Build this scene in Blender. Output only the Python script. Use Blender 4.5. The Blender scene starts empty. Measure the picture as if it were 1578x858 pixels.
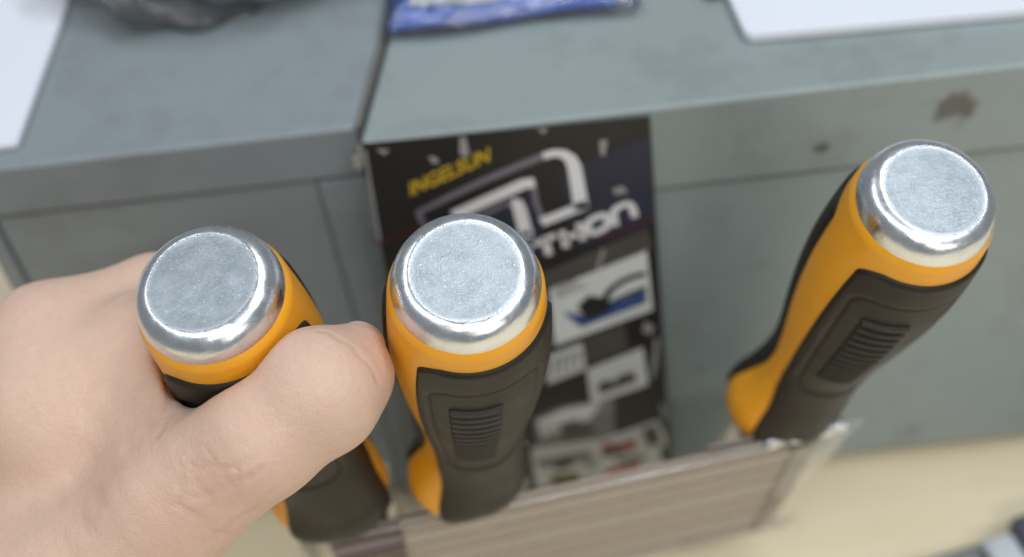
import bpy, bmesh, math, random
import numpy as np
from mathutils import Matrix, Vector

random.seed(4)
rng = np.random.default_rng(4)
scene = bpy.context.scene
C = scene.collection

# ------------------------------------------------------------------ camera
CAM_Z = 0.447
cam_d = bpy.data.cameras.new('camera')
cam = bpy.data.objects.new('camera', cam_d)
C.objects.link(cam)
cam_d.sensor_width = 36.0
cam_d.lens = 45.63
cam_d.clip_start = 0.01
cam_d.clip_end = 50
right = Vector((0.99291185, -0.05218077, -0.10678591))
down = Vector((-0.11202082, -0.71110114, -0.69410843))
fwd = Vector((-0.03971647, 0.70115072, -0.71190608))
rot = Matrix((right, -down, -fwd)).transposed()
cam.matrix_world = Matrix.Translation((0, 0, CAM_Z)) @ rot.to_4x4()
cam_d.dof.use_dof = True
cam_d.dof.focus_distance = 0.288
cam_d.dof.aperture_fstop = 7.0
scene.camera = cam

# ------------------------------------------------------------------ light
world = bpy.data.worlds.new('World')
scene.world = world
world.use_nodes = True
bg = world.node_tree.nodes['Background']
bg.inputs[0].default_value = (0.86, 0.93, 1.0, 1)
bg.inputs[1].default_value = 0.18


def tube_lamp(name, loc, target, sx, sy, power, col):
    l = bpy.data.lights.new(name, 'AREA')
    l.shape = 'RECTANGLE'
    l.size, l.size_y = sx, sy
    l.energy = power
    l.color = col
    o = bpy.data.objects.new(name, l)
    C.objects.link(o)
    o.location = loc
    d = Vector(target) - Vector(loc)
    o.rotation_euler = d.to_track_quat('-Z', 'Y').to_euler()


COOL, WARM = (0.90, 0.95, 1.0), (1.0, 0.93, 0.84)
AIM = (0, 0.25, 0.15)
# fluorescent tubes in rows under the shop ceiling
tube_lamp('ceiling_lamp', (0.55, 0.55, 1.75), AIM, 1.2, 0.16, 7.2, COOL)
tube_lamp('ceiling_lamp', (-0.95, 0.60, 1.75), AIM, 1.2, 0.08, 3.6, COOL)
tube_lamp('ceiling_lamp', (-0.45, -0.55, 1.75), AIM, 1.2, 0.06, 5.6, COOL)
tube_lamp('ceiling_lamp', (0.95, -0.50, 1.75), AIM, 1.2, 0.06, 8.0, COOL)
tube_lamp('ceiling_lamp', (0.25, -1.65, 1.75), AIM, 1.2, 0.08, 9.0, WARM)
# added fill light far behind the camera, for the fronts and cap rims
tube_lamp('added_fill_light', (1.3, -2.4, 0.95), AIM, 1.6, 1.1, 10.0, WARM)

vs = scene.view_settings
vs.view_transform = 'Standard'
vs.look = 'None'
vs.exposure = 0.42
vs.gamma = 1.0
vs.use_curve_mapping = False
scene.cycles.max_bounces = 10
scene.cycles.transparent_max_bounces = 16


# ------------------------------------------------------------------ materials
class NT:
    """small node helper"""
    def __init__(self, name):
        self.m = bpy.data.materials.new(name)
        self.m.use_nodes = True
        self.t = self.m.node_tree
        self.b = self.t.nodes['Principled BSDF']
        self.out = self.t.nodes['Material Output']
        self.co = self.t.nodes.new('ShaderNodeTexCoord').outputs['Object']

    def vary(self):
        """shift the texture space from object to object, so no two wear alike"""
        inf = self.t.nodes.new('ShaderNodeObjectInfo')
        ma = self.t.nodes.new('ShaderNodeVectorMath')
        ma.operation = 'MULTIPLY_ADD'
        self.link(inf.outputs['Random'], ma.inputs[0])
        ma.inputs[1].default_value = (7.3, 4.1, 5.7)
        self.link(self.co, ma.inputs[2])
        self.co = ma.outputs[0]
        return self

    def n(self, kind, **kw):
        nd = self.t.nodes.new(kind)
        for k, v in kw.items():
            setattr(nd, k, v)
        return nd

    def link(self, a, b):
        self.t.links.new(a, b)

    def mapped(self, scale=(1, 1, 1), rot=(0, 0, 0)):
        mp = self.n('ShaderNodeMapping')
        mp.inputs['Scale'].default_value = scale
        mp.inputs['Rotation'].default_value = rot
        self.link(self.co, mp.inputs[0])
        return mp.outputs[0]

    def noise(self, scale, detail=4, rough=0.55, vec=None, dist=0.0):
        nd = self.n('ShaderNodeTexNoise')
        nd.inputs['Scale'].default_value = scale
        nd.inputs['Detail'].default_value = detail
        nd.inputs['Roughness'].default_value = rough
        nd.inputs['Distortion'].default_value = dist
        self.link(vec if vec is not None else self.co, nd.inputs['Vector'])
        return nd.outputs['Fac']

    def ramp(self, fac, stops):
        r = self.n('ShaderNodeValToRGB')
        els = r.color_ramp.elements
        while len(els) < len(stops):
            els.new(0.5)
        for e, (p, c) in zip(els, stops):
            e.position = p
            e.color = (c, c, c, 1) if isinstance(c, (int, float)) else (*c, 1)
        self.link(fac, r.inputs[0])
        return r.outputs[0]

    def mix(self, fac, a, b):
        mx = self.n('ShaderNodeMix', data_type='RGBA')
        for sock, v in ((mx.inputs[0], fac), (mx.inputs[6], a), (mx.inputs[7], b)):
            if isinstance(v, (int, float)):
                sock.default_value = v
            elif isinstance(v, tuple):
                sock.default_value = (*v, 1)
            else:
                self.link(v, sock)
        return mx.outputs[2]

    def math(self, op, a, b=None, clamp=False):
        md = self.n('ShaderNodeMath', operation=op, use_clamp=clamp)
        for i, v in enumerate((a, b)):
            if v is None:
                continue
            if isinstance(v, (int, float)):
                md.inputs[i].default_value = v
            else:
                self.link(v, md.inputs[i])
        return md.outputs[0]

    def bump(self, h, strength, dist=0.001, normal=None):
        bp = self.n('ShaderNodeBump')
        bp.inputs['Strength'].default_value = strength
        bp.inputs['Distance'].default_value = dist
        self.link(h, bp.inputs['Height'])
        if normal is not None:
            self.link(normal, bp.inputs['Normal'])
        return bp.outputs[0]

    def set(self, **kw):
        for k, v in kw.items():
            s = self.b.inputs[k.replace('_', ' ')]
            if isinstance(v, (int, float)):
                s.default_value = v
            elif isinstance(v, tuple):
                s.default_value = (*v, 1) if s.type == 'RGBA' and len(v) == 3 else v
            else:
                self.link(v, s)
        return self


def simple(name, col, rough=0.5, metal=0.0, var=0.12, scale=60):
    t = NT(name)
    f = t.noise(scale)
    a = tuple(c * (1 - var) for c in col)
    b = tuple(min(1, c * (1 + var)) for c in col)
    t.set(Base_Color=t.mix(f, a, b), Roughness=rough, Metallic=metal)
    return t.m


def mat_paint(name, base, dirt_amount=0.4, stains=()):
    t = NT(name)
    big = t.noise(9, 3)
    fine = t.noise(170, 5, 0.65)
    col = t.mix(big, tuple(c * 0.88 for c in base), tuple(c * 1.1 for c in base))
    grime = t.ramp(t.noise(26, 6, 0.7), [(0.52, 0.0), (0.78, dirt_amount)])
    col = t.mix(grime, col, (0.10, 0.085, 0.065))
    speck = t.ramp(t.noise(75, 2, 0.5), [(0.73, 0.0), (0.80, 0.4)])
    col = t.mix(speck, col, (0.07, 0.06, 0.05))
    for (sx, sy, sz, rad, colr) in stains:
        sep = t.n('ShaderNodeVectorMath', operation='DISTANCE')
        wob = t.n('ShaderNodeVectorMath', operation='MULTIPLY_ADD')
        nz = t.n('ShaderNodeTexNoise')
        nz.inputs['Scale'].default_value = 120
        t.link(t.co, nz.inputs['Vector'])
        t.link(nz.outputs['Color'], wob.inputs[0])
        wob.inputs[1].default_value = (rad * 1.6, rad * 1.6, rad * 1.6)
        t.link(t.co, wob.inputs[2])
        t.link(wob.outputs[0], sep.inputs[0])
        sep.inputs[1].default_value = (sx + rad * .8, sy + rad * .8, sz + rad * .8)
        m = t.ramp(t.math('DIVIDE', sep.outputs['Value'], rad), [(0.55, 0.8), (1.0, 0.0)])
        col = t.mix(m, col, colr)
    t.set(Base_Color=col, Roughness=t.ramp(fine, [(0.3, 0.36), (0.7, 0.5)]),
          Normal=t.bump(fine, 0.12, 0.0005))
    return t.m


S = 0.9675     # size of the cabinets, measured off the picture
M = {}
M['cabinet_left'] = mat_paint('grey_enamel', (0.228, 0.262, 0.280),
                              stains=[])
M['cabinet_right'] = mat_paint('grey_green_enamel', (0.258, 0.305, 0.304),
                               stains=[(.1285 * S, .3196 * S, .192 * S, .0085, (0.075, 0.06, 0.045)),
                                       (.0874 * S, .3196 * S, .1815 * S, .003, (0.05, 0.045, 0.035))])
M['dark_gap'] = simple('gap_shadow_steel', (0.06, 0.06, 0.055), 0.7)
M['seam'] = simple('dusty_seam_filler', (0.13, 0.125, 0.115), 0.7, 0, 0.25, 90)
M['chip'] = simple('bare_steel_chip', (0.55, 0.55, 0.55), 0.35, 0.6)


def m_table():
    t = NT('pale_wood_laminate')
    v = t.mapped((3, 40, 3), (0, 0, 0.06))
    g = t.noise(4.0, 6, 0.6, v, 0.6)
    col = t.mix(g, (0.82, 0.70, 0.475), (0.92, 0.82, 0.60))
    col = t.mix(t.ramp(t.noise(14, 4), [(0.45, 0.0), (0.8, 0.35)]), col, (0.70, 0.59, 0.40))
    t.set(Base_Color=col, Roughness=0.42, Normal=t.bump(g, 0.08, 0.0006))
    return t.m


M['table'] = m_table()


def m_orange():
    t = NT('amber_plastic').vary()
    f = t.noise(140, 4)
    dirt = t.ramp(t.noise(45, 6, 0.7), [(0.5, 0.0), (0.85, 0.35)])
    col = t.mix(f, (0.83, 0.355, 0.014), (0.89, 0.405, 0.022))
    col = t.mix(dirt, col, (0.62, 0.22, 0.012))
    t.set(Base_Color=col, Roughness=t.ramp(f, [(0.3, 0.30), (0.7, 0.42)]),
          Subsurface_Weight=0.12, Subsurface_Radius=(0.004, 0.0015, 0.0004), Subsurface_Scale=0.6,
          Normal=t.bump(t.noise(900, 2), 0.06, 0.0003))
    return t.m


def m_rubber():
    t = NT('black_rubber').vary()
    f = t.noise(60, 5, 0.6)
    dust = t.ramp(t.noise(210, 6, 0.75), [(0.52, 0.0), (0.85, 0.5)])
    col = t.mix(f, (0.012, 0.0105, 0.0072), (0.023, 0.020, 0.0135))
    col = t.mix(dust, col, (0.046, 0.040, 0.028))
    vor = t.n('ShaderNodeTexVoronoi')
    vor.inputs['Scale'].default_value = 520
    t.link(t.co, vor.inputs['Vector'])
    lint = t.ramp(vor.outputs['Distance'], [(0.05, 1.0), (0.11, 0.0)])
    keep = t.ramp(t.noise(95, 1), [(0.66, 0.0), (0.69, 1.0)])
    col = t.mix(t.math('MULTIPLY', lint, keep), col, (0.30, 0.29, 0.27))
    t.set(Base_Color=col, Roughness=t.ramp(f, [(0.3, 0.42), (0.7, 0.56)]), Specular_IOR_Level=0.30,
          Normal=t.bump(t.noise(1500, 3), 0.18, 0.0003))
    return t.m


def m_chrome():
    t = NT('polished_zinc').vary()
    f = t.noise(70, 5, 0.65)
    v = t.mapped((1, 1, 9))
    t.set(Base_Color=t.mix(f, (0.72, 0.75, 0.78), (0.88, 0.90, 0.93)), Metallic=1.0,
          Roughness=t.ramp(t.noise(260, 5, 0.7), [(0.3, 0.20), (0.75, 0.38)]),
          Normal=t.bump(t.noise(700, 3, 0.6), 0.10, 0.0003, t.bump(t.noise(120, 2, 0.5), 0.35, 0.0012)))
    return t.m


def m_face():
    """struck face of the cap: turned rings, fine scratches and pits"""
    t = NT('scuffed_zinc_face')
    xyz = t.n('ShaderNodeSeparateXYZ')
    t.link(t.co, xyz.inputs[0])
    r = t.math('SQRT', t.math('ADD', t.math('POWER', xyz.outputs[0], 2.0), t.math('POWER', xyz.outputs[1], 2.0)))
    ring = t.n('ShaderNodeTexNoise', noise_dimensions='1D')
    ring.inputs['Scale'].default_value = 2600
    t.link(r, ring.inputs['W'])
    t.vary()
    pit = t.noise(1500, 5, 0.75)
    s1 = t.noise(9, 4, 0.7, t.mapped((30, 260, 1), (0, 0, 0.5)))
    s2 = t.noise(9, 4, 0.7, t.mapped((30, 260, 1), (0, 0, -0.9)))
    s3 = t.noise(9, 4, 0.7, t.mapped((24, 300, 1), (0, 0, 1.7)))
    scr = t.math('MAXIMUM', t.math('MAXIMUM', s1, s2), s3)
    blot = t.noise(240, 5, 0.7)
    wear = t.ramp(blot, [(0.38, 0.0), (0.70, 1.0)])
    col = t.mix(wear, (0.34, 0.39, 0.42), (0.50, 0.55, 0.59))
    col = t.mix(t.ramp(scr, [(0.60, 0.0), (0.78, 0.5)]), col, (0.86, 0.89, 0.92))
    spark = t.ramp(t.noise(2600, 2, 0.5), [(0.65, 0.0), (0.73, 0.85)])
    col = t.mix(spark, col, (0.95, 0.97, 1.0))
    h = t.math('ADD', t.math('MULTIPLY', pit, 1.0), t.math('MULTIPLY', ring.outputs['Fac'], 0.35))
    h = t.math('ADD', h, t.math('MULTIPLY', scr, 0.9))
    rim = t.ramp(t.math('DIVIDE', r, 0.0125), [(0.91, 0.0), (1.0, 0.9)])
    col = t.mix(rim, col, (0.74, 0.765, 0.80))
    rough = t.mix(rim, t.ramp(blot, [(0.35, 0.30), (0.7, 0.46)]), (0.22, 0.22, 0.22))
    t.set(Base_Color=col, Metallic=0.95, Roughness=rough,
          Normal=t.bump(h, 0.30, 0.0004))
    return t.m


def m_skin():
    t = NT('skin')
    at = t.n('ShaderNodeAttribute', attribute_name='crease_tint')
    big = t.noise(28, 4, 0.6)
    mot = t.noise(260, 5, 0.7)
    col = t.mix(big, (0.625, 0.445, 0.335), (0.665, 0.46, 0.365))
    col = t.mix(t.ramp(mot, [(0.35, 0.0), (0.8, 0.5)]), col, (0.56, 0.35, 0.27))
    blush = t.ramp(t.noise(46, 3, 0.5), [(0.48, 0.0), (0.72, 0.35)])
    col = t.mix(blush, col, (0.63, 0.385, 0.30))
    pore = t.ramp(t.noise(1500, 2, 0.6), [(0.60, 0.0), (0.72, 0.35)])
    col = t.mix(pore, col, (0.47, 0.30, 0.22))
    col = t.mix(t.math('MULTIPLY', at.outputs['Fac'], 0.75), col, (0.50, 0.26, 0.19))
    vor = t.n('ShaderNodeTexVoronoi', feature='DISTANCE_TO_EDGE')
    vor.inputs['Scale'].default_value = 520
    wv = t.n('ShaderNodeVectorMath', operation='MULTIPLY_ADD')
    nz = t.n('ShaderNodeTexNoise')
    nz.inputs['Scale'].default_value = 130
    t.link(t.co, nz.inputs['Vector'])
    t.link(nz.outputs['Color'], wv.inputs[0])
    wv.inputs[1].default_value = (0.006, 0.006, 0.006)
    t.link(t.co, wv.inputs[2])
    t.link(wv.outputs[0], vor.inputs['Vector'])
    cell = t.ramp(vor.outputs['Distance'], [(0.0, 0.0), (0.12, 1.0)])
    fold = t.noise(5, 5, 0.6, t.mapped((16, 60, 30), (0.4, 0.2, 0.5)))
    h = t.math('ADD', t.math('MULTIPLY', cell, 0.55), t.math('MULTIPLY', fold, 1.6))
    h = t.math('ADD', h, t.math('MULTIPLY', t.noise(1300, 3), 0.5))
    t.set(Base_Color=col, Roughness=t.ramp(mot, [(0.3, 0.42), (0.75, 0.58)]), Specular_IOR_Level=0.42,
          Subsurface_Weight=0.15, Subsurface_Radius=(0.0045, 0.0018, 0.0009), Subsurface_Scale=0.7,
          Normal=t.bump(h, 0.20, 0.0005))
    return t.m


def m_film(name, gloss=0.10, tint=(0.97, 0.97, 0.97), rough=0.08, haze=0.0, bump=0.5, scale=45, ior=1.5):
    """thin clear plastic: passes light straight, with its own gloss and a little milky scatter"""
    t = NT(name)
    nrm = t.bump(t.noise(scale, 4, 0.6, None, 0.8), bump, 0.004)
    tr = t.n('ShaderNodeBsdfTransparent')
    tr.inputs[0].default_value = (*tint, 1)
    gl = t.n('ShaderNodeBsdfGlossy')
    gl.inputs['Roughness'].default_value = rough
    t.link(nrm, gl.inputs['Normal'])
    df = t.n('ShaderNodeBsdfDiffuse')
    df.inputs[0].default_value = (0.8, 0.8, 0.8, 1)
    lw = t.n('ShaderNodeFresnel')
    lw.inputs[0].default_value = ior
    t.link(nrm, lw.inputs['Normal'])
    m1 = t.n('ShaderNodeMixShader')
    m1.inputs[0].default_value = haze
    t.link(tr.outputs[0], m1.inputs[1])
    t.link(df.outputs[0], m1.inputs[2])
    m2 = t.n('ShaderNodeMixShader')
    t.link(t.math('ADD', lw.outputs[0], gloss, clamp=True), m2.inputs[0])
    t.link(m1.outputs[0], m2.inputs[1])
    t.link(gl.outputs[0], m2.inputs[2])
    t.link(m2.outputs[0], t.out.inputs[0])
    return t.m


def m_card(name='kraft_card', a=(0.34, 0.29, 0.245), b=(0.43, 0.375, 0.32)):
    t = NT(name)
    streak = t.noise(6, 5, 0.65, t.mapped((0.5, 4, 70)))
    fib = t.noise(230, 4, 0.7)
    col = t.mix(streak, a, b)
    col = t.mix(t.ramp(fib, [(0.4, 0.0), (0.8, 0.4)]), col, (0.27, 0.225, 0.185))
    t.set(Base_Color=col, Roughness=0.7)
    return t.m


M['orange'] = m_orange()
M['rubber'] = m_rubber()
M['chrome'] = m_chrome()
M['face'] = m_face()
M['skin'] = m_skin()
M['film'] = m_film('clear_blister_plastic', 0.03, haze=0.12, bump=0.25)
M['film_sheet'] = m_film('rippled_clear_sheet', 0.015, haze=0.06, rough=0.36, bump=0.35, scale=30, ior=1.25)
M['bag_film'] = m_film('clear_bag_film', 0.06, haze=0.05, rough=0.12, bump=0.9, scale=50)
M['lip_film'] = m_film('folded_glint_film', 0.25, haze=0.35, rough=0.10, bump=0.5, scale=60)  # milky haze whitens the film to paint the fold's glint
M['loose_film'] = m_film('loose_bag_film', 0.07, haze=0.07, rough=0.10, bump=1.0, scale=70)
M['card'] = m_card()
M['card_pale'] = m_card('pale_card', (0.36, 0.315, 0.275), (0.46, 0.41, 0.365))
M['card_dark_pale'] = simple('lilac_card_edge', (0.16, 0.13, 0.16), 0.4)
M['card_dark'] = simple('dark_plum_card', (0.075, 0.05, 0.055), 0.4)
M['steel'] = simple('tool_steel', (0.55, 0.56, 0.58), 0.25, 1.0)
M['bolster'] = simple('black_oxide_bolster', (0.03, 0.028, 0.03), 0.45, 0.4)
M['paper'] = simple('white_paper', (0.70, 0.73, 0.80), 0.75, 0, 0.03, 25)
M['black_print'] = simple('glossy_black_print', (0.017, 0.016, 0.016), 0.42, 0, 0.35, 40)
M['navy_print'] = simple('navy_print', (0.022, 0.024, 0.048), 0.42, 0, 0.3, 40)
M['silver_print'] = simple('silver_print', (0.72, 0.73, 0.75), 0.35, 0, 0.12, 50)
M['lilac_print'] = simple('dull_lilac_print', (0.17, 0.165, 0.20), 0.35, 0, 0.15, 50)
M['yellow_print'] = simple('yellow_print', (0.62, 0.43, 0.03), 0.35, 0, 0.15, 80)
M['white_print'] = simple('pale_photo_print', (0.64, 0.66, 0.64), 0.35, 0, 0.15, 40)
M['grey_print'] = simple('grey_photo_print', (0.20, 0.205, 0.20), 0.35, 0, 0.3, 60)
M['dim_print'] = simple('dim_photo_print', (0.075, 0.07, 0.062), 0.35, 0, 0.4, 60)
M['blue_print'] = simple('blue_print', (0.03, 0.075, 0.22), 0.35, 0, 0.2, 60)
M['red_print'] = simple('red_print', (0.35, 0.06, 0.05), 0.35, 0, 0.2, 60)
M['deep_red_print'] = simple('deep_red_print', (0.10, 0.016, 0.016), 0.35, 0, 0.2, 60)
M['olive_print'] = simple('olive_print', (0.16, 0.15, 0.07), 0.35, 0, 0.2, 60)
M['tape'] = simple('torn_grey_tape', (0.30, 0.30, 0.31), 0.4, 0, 0.2, 90)
M['blue_pack'] = simple('blue_packet_film', (0.02, 0.12, 0.58), 0.22, 0, 0.2, 25)
M['pack_label'] = simple('silver_white_label', (0.56, 0.60, 0.63), 0.25, 0, 0.15, 25)
M['goods'] = simple('dark_slate_goods', (0.03, 0.052, 0.066), 0.3, 0, 0.5, 14)
M['black_plastic'] = simple('black_plastic', (0.02, 0.022, 0.022), 0.4)
M['plum'] = simple('dark_plum_grip', (0.09, 0.085, 0.12), 0.6, 0, 0.3, 90)
M['nail'] = simple('nail', (0.66, 0.50, 0.42), 0.28, 0, 0.06, 90)


# ------------------------------------------------------------------ object helpers
def link(name, me, m=None, parent=None, smooth=False):
    o = bpy.data.objects.new(name, me)
    C.objects.link(o)
    if m is not None and not me.materials:
        me.materials.append(m)
    if smooth and len(me.polygons):
        me.polygons.foreach_set('use_smooth', np.ones(len(me.polygons), dtype=bool))
    if parent is not None:
        o.parent = parent
    return o


def mesh(name, verts, faces):
    me = bpy.data.meshes.new(name)
    me.from_pydata([tuple(v) for v in verts], [], [tuple(f) for f in faces])
    me.validate()
    bm = bmesh.new()
    bm.from_mesh(me)
    bmesh.ops.recalc_face_normals(bm, faces=bm.faces)
    bm.to_mesh(me)
    bm.free()
    me.update()
    return me


def tag(o, label, cat=None, group=None):
    o['label'] = label
    if cat:
        o['category'] = cat
    if group:
        o['group'] = group
    return o


def thing(name, label, cat, loc=(0, 0, 0), group=None, mat=None):
    o = bpy.data.objects.new(name, None)
    o.empty_display_size = 0.02
    C.objects.link(o)
    if mat is not None:
        o.matrix_world = mat
    else:
        o.location = loc
    return tag(o, label, cat, group)


def prism(name, foot, z0, z1, bevel=0.0, seg=2):
    """vertical prism over a plan outline, edges softened"""
    n = len(foot)
    v = [(x, y, z0) for x, y in foot] + [(x, y, z1) for x, y in foot]
    f = [tuple(range(n))[::-1], tuple(range(n, 2 * n))] + [(i, (i + 1) % n, n + (i + 1) % n, n + i) for i in range(n)]
    me = mesh(name, v, f)
    if bevel:
        bm = bmesh.new()
        bm.from_mesh(me)
        bmesh.ops.bevel(bm, geom=list(bm.edges), offset=bevel, segments=seg, affect='EDGES', profile=0.5)
        bm.to_mesh(me)
        bm.free()
    return me


def box(name, x0, x1, y0, y1, z0, z1, bevel=0.0, seg=2):
    return prism(name, [(x0, y0), (x1, y0), (x1, y1), (x0, y1)], z0, z1, bevel, seg)


def lathe(name, prof, seg=96, ends=(True, True)):
    v, f = [], []
    for r, z in prof:
        for i in range(seg):
            a = 2 * math.pi * i / seg
            v.append((r * math.cos(a), r * math.sin(a), z))
    for j in range(len(prof) - 1):
        for i in range(seg):
            k = (i + 1) % seg
            f.append((j * seg + i, j * seg + k, (j + 1) * seg + k, (j + 1) * seg + i))
    if ends[0]:
        f.append(tuple(range(seg))[::-1])
    if ends[1]:
        f.append(tuple((len(prof) - 1) * seg + i for i in range(seg)))
    return mesh(name, v, f)


def grid_mesh(name, P, closed_u=False):
    """P[nv][nu][3]"""
    nv, nu = P.shape[:2]
    idx = np.arange(nv * nu).reshape(nv, nu)
    f = []
    uu = nu if closed_u else nu - 1
    for j in range(nv - 1):
        for i in range(uu):
            k = (i + 1) % nu
            f.append((idx[j, i], idx[j, k], idx[j + 1, k], idx[j + 1, i]))
    return mesh(name, P.reshape(-1, 3), f)


# ------------------------------------------------------------------ table
tb = link('table', box('table', -0.75, 0.75, -0.25, 0.95, -0.025, 0.0, 0.002), M['table'])
tb['kind'] = 'structure'
tag(tb, 'pale cream wood laminate table top under the cabinets')


# ------------------------------------------------------------------ cabinets
def sc(pts):
    return [tuple(c * S for c in p) for p in pts]


def cabinet(label, matl, fl, fr, bl, brr, yf, top, stile_l, stile_r, lip_h, group):
    """steel cabinet: plan corners front-left/right x, back-left/right x, front plane y"""
    yb = yf + 0.36
    c = thing('metal_cabinet', label, 'cabinet', ((fl + fr) / 2 * S, yf * S, 0), group)
    mi = Matrix.Translation((-(fl + fr) / 2 * S, -yf * S, 0))

    def add(name, me, m, par=None):
        # keep the material's object coordinates in world units: parts sit at the world origin
        o = link(name, me, m, c)
        o.matrix_parent_inverse = mi
        return o

    def fx(y, side):
        t = (y - yf) / (yb - yf)
        return (fl + (bl - fl) * t) if side == 'l' else (fr + (brr - fr) * t)
    lip_z = top - lip_h
    rec = 0.0045                        # doors sit behind the frame
    y2 = yf + 0.012
    # top panel with a folded front lip
    t1 = 0.0012
    bw = 0.0016
    add('top_panel', prism('top_panel', sc([(fl, yf), (fr, yf), (brr, yb), (bl, yb)]), lip_z * S, top * S, bw, 3), matl)
    # carcass behind
    add('body', prism('body', sc([(fx(y2, 'l') + .0012, y2), (fx(y2, 'r') - .0012, y2), (brr - .0012, yb - .002), (bl + .0012, yb - .002)]),
                      0.007 * S, (lip_z - 0.0004) * S), matl)
    add('plinth', prism('plinth', sc([(fl + .01, yf + .014), (fr - .01, yf + .014), (brr - .01, yb - .01), (bl + .01, yb - .01)]), 0.0, 0.0069 * S), M['dark_gap'])  # recessed for a dark line; under-cabinet shade put into its colour
    # frame stiles and door
    gap = 0.0016
    x0, x1 = fl, fr
    if stile_l:
        add('stile', box('stile', fl * S, (fl + stile_l) * S, (yf + .0009) * S, y2 * S, 0.0072 * S, (lip_z - gap) * S, 0.0006), matl)
        x0 = fl + stile_l + .0005
    if stile_r:
        add('stile', box('stile', (fr - stile_r) * S, fr * S, (yf + .0009) * S, y2 * S, 0.0072 * S, (lip_z - gap) * S, 0.0006), matl)
        x1 = fr - stile_r - .0005
    add('door_panel', box('door_panel', x0 * S, x1 * S, (yf + .0022) * S, (y2 - .0005) * S, 0.010 * S, (lip_z - gap) * S, 0.0009), matl)
    add('bottom_rail', box('bottom_rail', x0 * S, x1 * S, (yf + .0042) * S, (y2 - .0007) * S, 0.0072 * S, 0.0092 * S), matl)
    return c, add


cl, addl = cabinet('dull grey steel cabinet on the left, behind the hand', M['cabinet_left'],
                   -0.1945, -0.0612, -0.150, -0.0090, 0.3276, 0.2059, 0.006, 0.0165, 0.0205,
                   'grey steel cabinets standing side by side')
cr, addr = cabinet('paler grey green steel cabinet carrying the black poster', M['cabinet_right'],
                   -0.0592, 0.42, -0.0045, 0.46, 0.3196, 0.2056, 0.0, 0.0, 0.0345,
                   'grey steel cabinets standing side by side')
addr('seam_strip', prism('seam_strip', sc([(-.06105, .3290), (-.05925, .3290), (-.0048, .6790), (-.0087, .6790)]), .15 * S, .2050 * S), M['seam'])
# chipped paint on the corner beside the seam
for (x, z, r) in ((-0.0588, 0.2025, .0018), (-0.0604, 0.1985, .0021), (-0.0583, 0.1885, 0.0014)):
    bm = bmesh.new()
    bmesh.ops.create_icosphere(bm, subdivisions=2, radius=1.0)
    for v in bm.verts:
        k = 1 + 0.35 * math.sin(v.co.x * 5 + v.co.z * 7 + x * 900)
        v.co = Vector((v.co.x * r * k, v.co.y * .0006, v.co.z * r * 1.3 * k))
    me = bpy.data.meshes.new('paint_chip')
    bm.to_mesh(me)
    bm.free()
    o = addr('paint_chip', me, M['chip'])
    o.location = Vector((x * S, 0.3195 * S, z * S))

# ------------------------------------------------------------------ poster
YP = 0.3180
poster = thing('poster', 'glossy black product poster with a silver emblem taped on the cabinet front', 'poster', (0, YP * S, 0))


def flat(name, pts, layer, m, parent=poster):
    """flat print: outline in mm on the poster plane (x, z), a hair proud per layer"""
    y0 = -layer * 0.00012
    v = [(x * .001 * S, y0, z * .001 * S) for x, z in pts]
    n = len(v)
    v += [(a, b + 0.0001, c) for a, b, c in v]
    f = [tuple(range(n)), tuple(range(n, 2 * n))[::-1]] + [(i, n + i, n + (i + 1) % n, (i + 1) % n) for i in range(n)]
    me = mesh(name, v, f)
    return link(name, me, m, parent)


def ribbon(pts, w, closed=False, sub=4):
    """outline polygons (quads) of a stroke, as one mesh's verts and faces"""
    P = [Vector((p[0], p[1])) for p in pts]
    if sub > 1 and len(P) > 2:          # soften the corners
        for _ in range(2 if sub > 2 else 0):
            Q = [P[0]] if not closed else []
            rngp = range(len(P) - 1) if not closed else range(len(P))
            for i in rngp:
                a, b = P[i], P[(i + 1) % len(P)]
                Q += [a.lerp(b, .22), a.lerp(b, .78)]
            if not closed:
                Q.append(P[-1])
            P = Q
    n = len(P)
    L, R = [], []
    for i in range(n):
        a = P[i - 1] if (closed or i > 0) else P[i]
        b = P[(i + 1) % n] if (closed or i < n - 1) else P[i]
        t = (b - a).normalized()
        nn = Vector((-t.y, t.x)) * (w[i * (len(w) - 1) // max(1, n - 1)] if isinstance(w, (list, tuple)) else w) / 2
        L.append(P[i] + nn)
        R.append(P[i] - nn)
    return L, R


def stroke(name, pts, w, layer, m, closed=False, sub=4, parent=poster):
    L, R = ribbon(pts, w, closed, sub)
    n = len(L)
    y0 = -layer * 0.00012
    v = [(p.x * .001 * S, y0, p.y * .001 * S) for p in L] + [(p.x * .001 * S, y0, p.y * .001 * S) for p in R]
    f = []
    for i in range(n if closed else n - 1):
        k = (i + 1) % n
        f.append((i, n + i, n + k, k))
    return link(name, mesh(name, v, f), m, parent)


# sheet with a slightly ragged outline
edge = [(-58.4, 206.6), (-30, 205.6), (0, 205.0), (32.3, 204.0), (32.9, 170), (33.6, 120), (34.4, 70), (35.6, 18), (0, 14), (-40, 15), (-66.5, 16), (-62.5, 110)]
flat('sheet', edge, 0, M['black_print'])
flat('printed_band', [(2, 186), (32.2, 196), (33.0, 158), (6, 150)], 1, M['navy_print'])
flat('printed_band', [(-34, 166), (-6, 178), (-4, 150), (-32, 140)], 1, M['navy_print'])
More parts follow.
